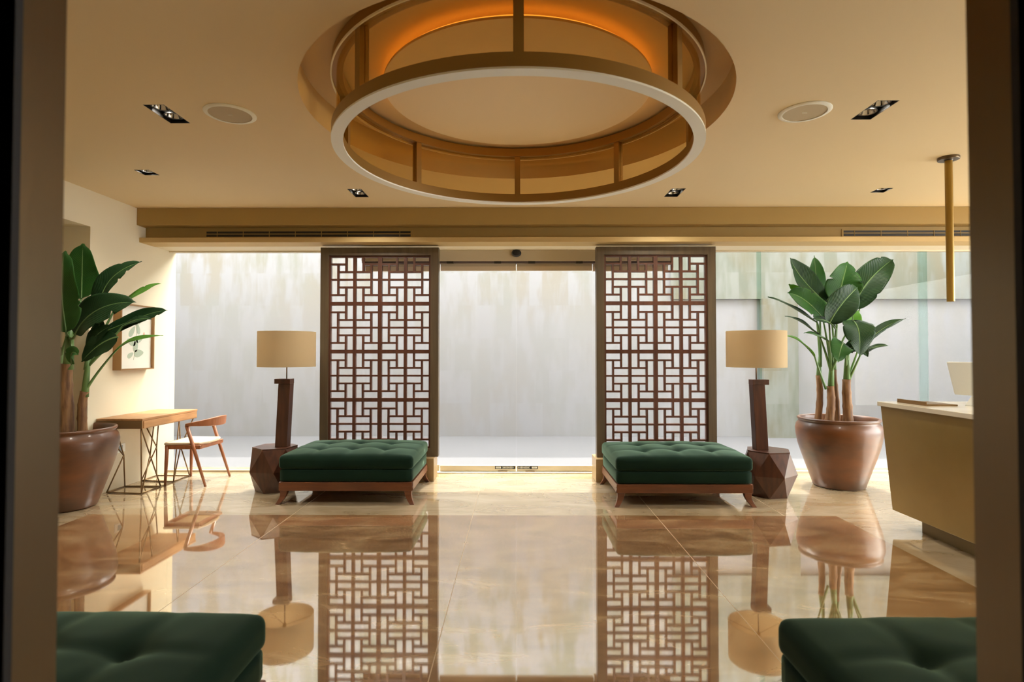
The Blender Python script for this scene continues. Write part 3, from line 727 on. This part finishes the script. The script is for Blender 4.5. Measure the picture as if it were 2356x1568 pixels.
# ------------------------------------------------------------------ potted banana plants
def bez(P, t):
    P = [Vector(p) for p in P]
    while len(P) > 1: P = [a.lerp(b, t) for a, b in zip(P, P[1:])]
    return P[0]
def make_leaf(par, P, W, face, fold, m, stalk=None, tipk=1.0, twist=0, curl=0, seed=0, n=30, rx=.0):
    """P control points of the midrib; W blade width; face = direction the upper side looks"""
    rnd = random.Random(seed); me = bpy.data.meshes.new('leaf'); K = 8
    verts = []; faces = []; uvs = []
    f0 = Vector(face).normalized()
    ph = rnd.random() * 6; tears = [(rnd.uniform(.25, .85), rnd.choice((-1, 1)), rnd.uniform(.15, .4)) for _ in range(3)]
    for i in range(n + 1):
        t = i / n; p = bez(P, t)
        tg = (bez(P, min(1, t + .02)) - bez(P, max(0, t - .02))).normalized()
        s = tg.cross(f0).normalized(); nn = s.cross(tg).normalized()
        a = twist * t; s, nn = s * math.cos(a) + nn * math.sin(a), nn * math.cos(a) - s * math.sin(a)
        wd = W * .5 * (math.sin(PI * min(1, t ** .72 * 1.0)) ** .62 if t < 1 else 0)
        if t > .93: wd = max(wd * (1 - t) / .07 * .9, .0015) + (.0)
        wd = max(wd, .003 if t < .99 else .0008)
        for j in range(-K, K + 1):
            u = j / K
            off = abs(u) * wd
            wave = .055 * W * math.sin(9 * t + ph + (2 if u > 0 else 0)) * abs(u) ** 2
            nick = 1.0
            for tt, sd, dp in tears:
                if sd * u > 0: nick -= dp * math.exp(-((t - tt) / .012) ** 2) * abs(u) ** 3
            lift = math.sin(fold) * off - curl * off * off / max(W, .01)
            v = p + s * math.copysign(off * math.cos(fold) * nick, u) * (1 if u else 0) + nn * (lift + wave)
            verts.append(v); uvs.append((.5 + .5 * u, t))
    w_ = 2 * K + 1
    for i in range(n):
        for j in range(w_ - 1):
            a = i * w_ + j; faces.append((a, a + 1, a + 1 + w_, a + w_))
    me.from_pydata([tuple(v) for v in verts], [], faces)
    ul = me.uv_layers.new(name='UVMap')
    for l in me.loops: ul.data[l.index].uv = uvs[l.vertex_index]
    for p in me.polygons: p.use_smooth = True
    me.materials.append(m)
    o = bpy.data.objects.new('leaf', me); C.objects.link(o); o.parent = par
    sd = o.modifiers.new('thickness', 'SOLIDIFY'); sd.thickness = .0015; sd.offset = 0
    # midrib and stalk, one tapering tube
    pts = []; rd = []
    if stalk:
        for k in range(10): pts.append(bez(list(stalk) + [P[0]], k / 10)); rd.append(.014 - .006 * k / 10)
    for k in range(15):
        pts.append(bez(P, k / 15 * .96)); rd.append(.0075 * (1 - k / 15) + .0012)
    obj('leaf_stalk', MB().tube(pts, rd, 8), M_stalk, o, smooth=True)
    return o
def pot_parts(t, rm=.408, H=.72):
    pr = [(.001, .0), (.228, .0), (.245, .012), (.275, .10), (.315, .22), (.352, .33), (.385, .44), (rm - .004, .54), (rm, .60), (.398, .645), (.378, .672),
          (.372, .684), (.384, .694), (.390, .706), (.386, .717), (.374, .720), (.362, .716), (.356, .700), (.352, .66), (.35, .60), (.001, .60)]
    obj('pot', MB().lathe(pr, n=72), M_pot, t, smooth=True)
    sb = MB(); rg = []
    for q in (0.02, .3, .6, .85, 1.0): rg.append([(.349*q*math.cos(a), .349*q*math.sin(a), .645 + .015 * mn.noise(Vector((q*3*math.cos(a), q*3*math.sin(a), 1)))) for a in [2*PI*k/28 for k in range(28)]])
    rg = [[(x, y, .60) for x, y, z in rg[-1]]] + rg[::-1]
    obj('soil', sb.rings(rg), M_soil, t, smooth=True)
def trunk(t, base, top, r0, r1, green):
    b, p = Vector(base), Vector(top); pts = []; rd = []
    for k in range(15):
        q = k / 14; v = b.lerp(p, q) + Vector((.008*math.sin(q*5 + b.x*9), .006*math.cos(q*4), 0)); pts.append(v)
        rd.append((r0 + (r1 - r0) * q) * (1.0 + (.10 if k % 4 == 2 else 0)))
    tr = obj('trunk', MB().tube(pts, rd, 16), M_bark, t, smooth=True)
    # sheath of green leaf bases above the brown trunk
    g0 = Vector(top)
    g1 = g0 + (p - b).normalized() * green + Vector((.01, 0, 0))
    obj('leaf_sheath', MB().tube([g0 - Vector((0, 0, .05)), g0.lerp(g1, .5), g1], [r1 * .98, r1 * .75, r1 * .45], 12), M_stalk, tr, smooth=True)
D_, M_, L_ = M_leafd, M_leafm, M_leafl
FR = (0, -1, .25)
# right plant; local coordinates from the pot centre
px, py = 3.395, 5.975
pr_ = thing('potted_banana_plant', 'banana plant in round terracotta pot beside the reception counter', 'potted plant', (px, py, 0))
pot_parts(pr_)
trunk(pr_, (-.115, -.05, .63), (-.095, -.04, 1.05), .045, .034, .30)
trunk(pr_, (-.165, .06, .63), (-.165, .06, 1.16), .036, .028, .20)
trunk(pr_, (.075, -.04, .63), (.075, -.04, 1.12), .050, .038, .30)
trunk(pr_, (.015, .06, .63), (-.005, .06, 1.22), .040, .030, .20)
SA, SB = (-.09, -.04, 1.20), (.07, -.04, 1.25)
SC, SD = (-.15, .05, 1.25), (0, .06, 1.30)
def RL(P, W, face, fold, m, st=None, **k): make_leaf(pr_, P, W, face, fold, m, stalk=st, **k)
RL([(-.08, .0, 1.90), (-.26, .06, 2.08), (-.42, .08, 2.30), (-.47, .02, 2.41)], .29, (.25, -1, .3), .30, D_, [SD, (.0, .04, 1.6)], seed=1)
RL([(-.10, .14, 1.95), (-.12, .18, 2.20), (-.135, .18, 2.46)], .21, (.1, -1, .1), .2, M_, [SC, (-.12, .1, 1.6)], seed=2)
RL([(.03, .04, 1.95), (.05, -.02, 2.15), (.10, -.04, 2.36)], .38, (0, -1, .25), .22, M_, [SD, (.02, .03, 1.6)], seed=3, curl=-.2)
RL([(.17, .0, 1.86), (.24, -.02, 2.10), (.45, -.02, 2.30), (.64, .05, 2.40)], .34, (-.3, -1, .35), .38, D_, [SB, (.12, -.02, 1.55)], seed=4)
RL([(.35, .12, 1.98), (.48, .14, 2.20), (.70, .12, 2.32)], .15, (-.2, -1, .5), .1, L_, [SB, (.2, .08, 1.6)], seed=5)
RL([(-.18, -.06, 1.76), (-.28, -.06, 1.88), (-.40, -.08, 2.01), (-.54, -.04, 2.03)], .28, (.2, -1, .3), .30, M_, [SA, (-.12, -.05, 1.5)], seed=6)
RL([(-.17, .10, 1.88), (-.28, .10, 1.98), (-.45, .10, 2.14)], .20, (.2, -1, .2), .25, L_, [SC, (-.14, .1, 1.6)], seed=7)
RL([(-.17, -.16, 1.70), (-.10, -.20, 1.88), (.05, -.20, 2.02), (.14, -.14, 2.08)], .30, (.1, -1, .2), .15, D_, [SA, (-.13, -.12, 1.45)], seed=8)
RL([(.15, -.03, 1.66), (.15, -.05, 1.78), (.10, -.05, 1.93)], .17, (0, -1, .2), .2, L_, [SB, (.12, -.03, 1.5)], seed=9)
RL([(.06, -.17, 1.735), (.065, -.27, 1.69), (.07, -.30, 1.58), (.05, -.30, 1.36)], .33, (0, -1, .55), .22, D_, [SB, (.09, -.1, 1.60)], seed=10, curl=.3)
RL([(-.06, -.22, 1.50), (-.10, -.27, 1.50), (-.14, -.30, 1.44), (-.17, -.31, 1.30)], .22, (-.1, -1, .5), .1, M_, [SA, (-.05, -.15, 1.42)], seed=11)
RL([(-.24, -.06, 1.72), (-.42, -.12, 1.80), (-.58, -.14, 1.92), (-.78, -.12, 1.98)], .105, (.2, -.5, 1), .35, D_, [SC, (-.18, -.03, 1.62)], seed=12)
RL([(-.24, -.10, 1.58), (-.38, -.14, 1.68), (-.50, -.16, 1.76), (-.62, -.15, 1.78)], .095, (.2, -.5, 1), .35, D_, [SA, (-.18, -.08, 1.46)], seed=13)
RL([(-.29, -.10, 1.36), (-.42, -.16, 1.50), (-.54, -.18, 1.58), (-.66, -.18, 1.57)], .085, (.1, -.4, 1), .3, L_, [(-.15, -.05, 1.02), (-.24, -.08, 1.22)], seed=14)
RL([(-.18, -.16, 1.52), (-.28, -.2, 1.57), (-.36, -.22, 1.60), (-.46, -.22, 1.60)], .10, (.1, -.5, 1), .2, M_, [SA, (-.14, -.12, 1.44)], seed=15)
RL([(-.09, -.14, 1.64), (-.16, -.18, 1.72), (-.26, -.20, 1.75), (-.36, -.20, 1.745)], .14, (0, -.7, .8), .2, D_, [SA, (-.08, -.1, 1.5)], seed=19)
RL([(.20, -.05, 1.46), (.34, -.08, 1.58), (.50, -.08, 1.72), (.70, -.04, 1.76)], .13, (-.3, -.5, 1), .35, D_, [(.10, -.02, 1.14), (.16, -.04, 1.32)], seed=16)
RL([(.20, .06, 1.68), (.28, .06, 1.70), (.36, .06, 1.71), (.44, .06, 1.70)], .09, (0, -.6, 1), .2, M_, [SD, (.1, .06, 1.6)], seed=17)
RL([(.16, -.14, 1.38), (.22, -.2, 1.45), (.30, -.22, 1.48), (.40, -.22, 1.475)], .08, (0, -.6, 1), .2, D_, [(.10, -.04, 1.12), (.13, -.09, 1.25)], seed=18)
RL([(.02, -.14, 1.42), (.06, -.2, 1.50), (.12, -.24, 1.44), (.16, -.26, 1.36)], .15, (.1, -1, .5), .2, D_, [SB, (.03, -.1, 1.35)], seed=20)

# left plant
px, py = -4.10, 5.10
pl_ = thing('potted_banana_plant', 'banana plant in round terracotta pot half hidden by the left doorway edge', 'potted plant', (px, py, 0))
pot_parts(pl_)
trunk(pl_, (.03, -.05, .63), (.05, -.05, 1.30), .058, .045, .35)
trunk(pl_, (.16, -.03, .63), (.19, -.03, 1.05), .040, .032, .30)
trunk(pl_, (-.12, .05, .63), (-.11, .05, 1.15), .045, .034, .30)
LA, LB, LC = (.05, -.05, 1.55), (.19, -.03, 1.25), (-.11, .05, 1.35)
def LL(P, W, face, fold, m, st=None, **k): make_leaf(pl_, P, W, face, fold, m, stalk=st, **k)
LL([(0.06, .08, 1.90), (0.03, .12, 2.12), (0.05, .10, 2.42)], .33, (.1, -1, .1), .10, M_, [LA, (0.07, .0, 1.75)], seed=31)
LL([(0.15, -.20, 1.58), (0.14, -.24, 1.82), (0.09, -.22, 2.06), (0.08, -.14, 2.31)], .33, (.05, -1, .15), .14, M_, [LA, (0.10, -.14, 1.56)], seed=32)
LL([(0.28, .0, 1.72), (0.28, .0, 2.00), (0.39, .02, 2.16), (0.65, .04, 2.24)], .22, (-.2, -1, .3), .25, D_, [LA, (0.20, -.02, 1.66)], seed=33)
LL([(0.40, .08, 1.85), (0.53, .1, 1.90), (0.67, .12, 2.05), (0.79, .1, 2.04)], .10, (-.1, -.8, .8), .2, L_, [LB, (0.30, .03, 1.6)], seed=34)
LL([(0.18, -.14, 1.56), (0.27, -.16, 1.74), (0.47, -.17, 1.86), (0.71, -.12, 1.85)], .30, (-.2, -1, .25), .15, D_, [LA, (0.13, -.1, 1.50)], seed=35)
LL([(0.31, .06, 1.60), (0.49, .06, 1.66), (0.69, .06, 1.78), (0.89, .04, 1.79)], .16, (-.1, -1, .4), .2, D_, [LB, (0.27, .03, 1.45)], seed=36)
LL([(0.49, .02, 1.64), (0.59, .0, 1.69), (0.71, -.02, 1.73), (0.78, -.02, 1.70)], .09, (0, -.8, .8), .2, D_, [LB, (0.35, .0, 1.45)], seed=37)
LL([(0.25, -.1, 1.44), (0.33, -.14, 1.52), (0.42, -.16, 1.60), (0.51, -.14, 1.64)], .15, (-.1, -1, .3), .15, D_, [LB, (0.24, -.07, 1.36)], seed=38)
LL([(0.53, -.10, 1.54), (0.45, -.16, 1.52), (0.35, -.17, 1.42), (0.27, -.18, 1.32)], .20, (.1, -1, .3), .12, D_, [LB, (0.41, .0, 1.5), (0.51, -.06, 1.55)], seed=39)
LL([(0.45, -.03, 1.40), (0.55, -.05, 1.50), (0.69, -.06, 1.55), (0.91, -.05, 1.555)], .08, (0, -.7, 1), .2, L_, [(0.185, -.03, 1.03), (0.26, -.03, 1.18)], seed=40)
LL([(-0.05, -.1, 1.68), (-0.01, -.18, 1.60), (0.03, -.20, 1.50), (0.02, -.2, 1.40)], .18, (.1, -1, .5), .2, D_, [LC, (-0.07, -.03, 1.60)], seed=41)
LL([(0.17, -.16, 1.30), (0.20, -.22, 1.40), (0.24, -.24, 1.43), (0.29, -.24, 1.38)], .13, (.1, -1, .4), .2, M_, [LA, (0.15, -.1, 1.38)], seed=42)
LL([(0.01, .0, 1.70), (-0.09, .0, 1.9), (-0.25, .0, 2.1), (-0.35, .0, 2.15)], .24, (.1, -1, .2), .2, D_, [LC, (0.01, .0, 1.55)], seed=43)
LL([(0.22, .1, 1.50), (0.21, .1, 1.62), (0.22, .1, 1.74)], .13, (.1, -1, .1), .2, D_, [LB, (0.24, .06, 1.4)], seed=44)

# ------------------------------------------------------------------ fill beams added at all spotlights, though most look unlit
def light(name, kind, loc, energy, col, size=.1, rot=(0, 0, 0), **kw):
    l = bpy.data.lights.new(name, kind); l.energy = energy; l.color = col
    if kind == 'AREA': l.shape = 'DISK'; l.size = size
    else: l.shadow_soft_size = size
    for k, v in kw.items(): setattr(l, k, v)
    o = bpy.data.objects.new(name, l); C.objects.link(o); o.location = loc; o.rotation_euler = rot
    return o
for x, y in DOUBLES: light('spotlight_fill_beam', 'SPOT', (x, y, 2.985), 150, (1, .93, .80), .05, spot_size=2.5, spot_blend=1)
for x, y in SINGLES: light('spotlight_fill_beam', 'SPOT', (x, y, 2.985), 80, (1, .93, .80), .05, spot_size=2.5, spot_blend=1)
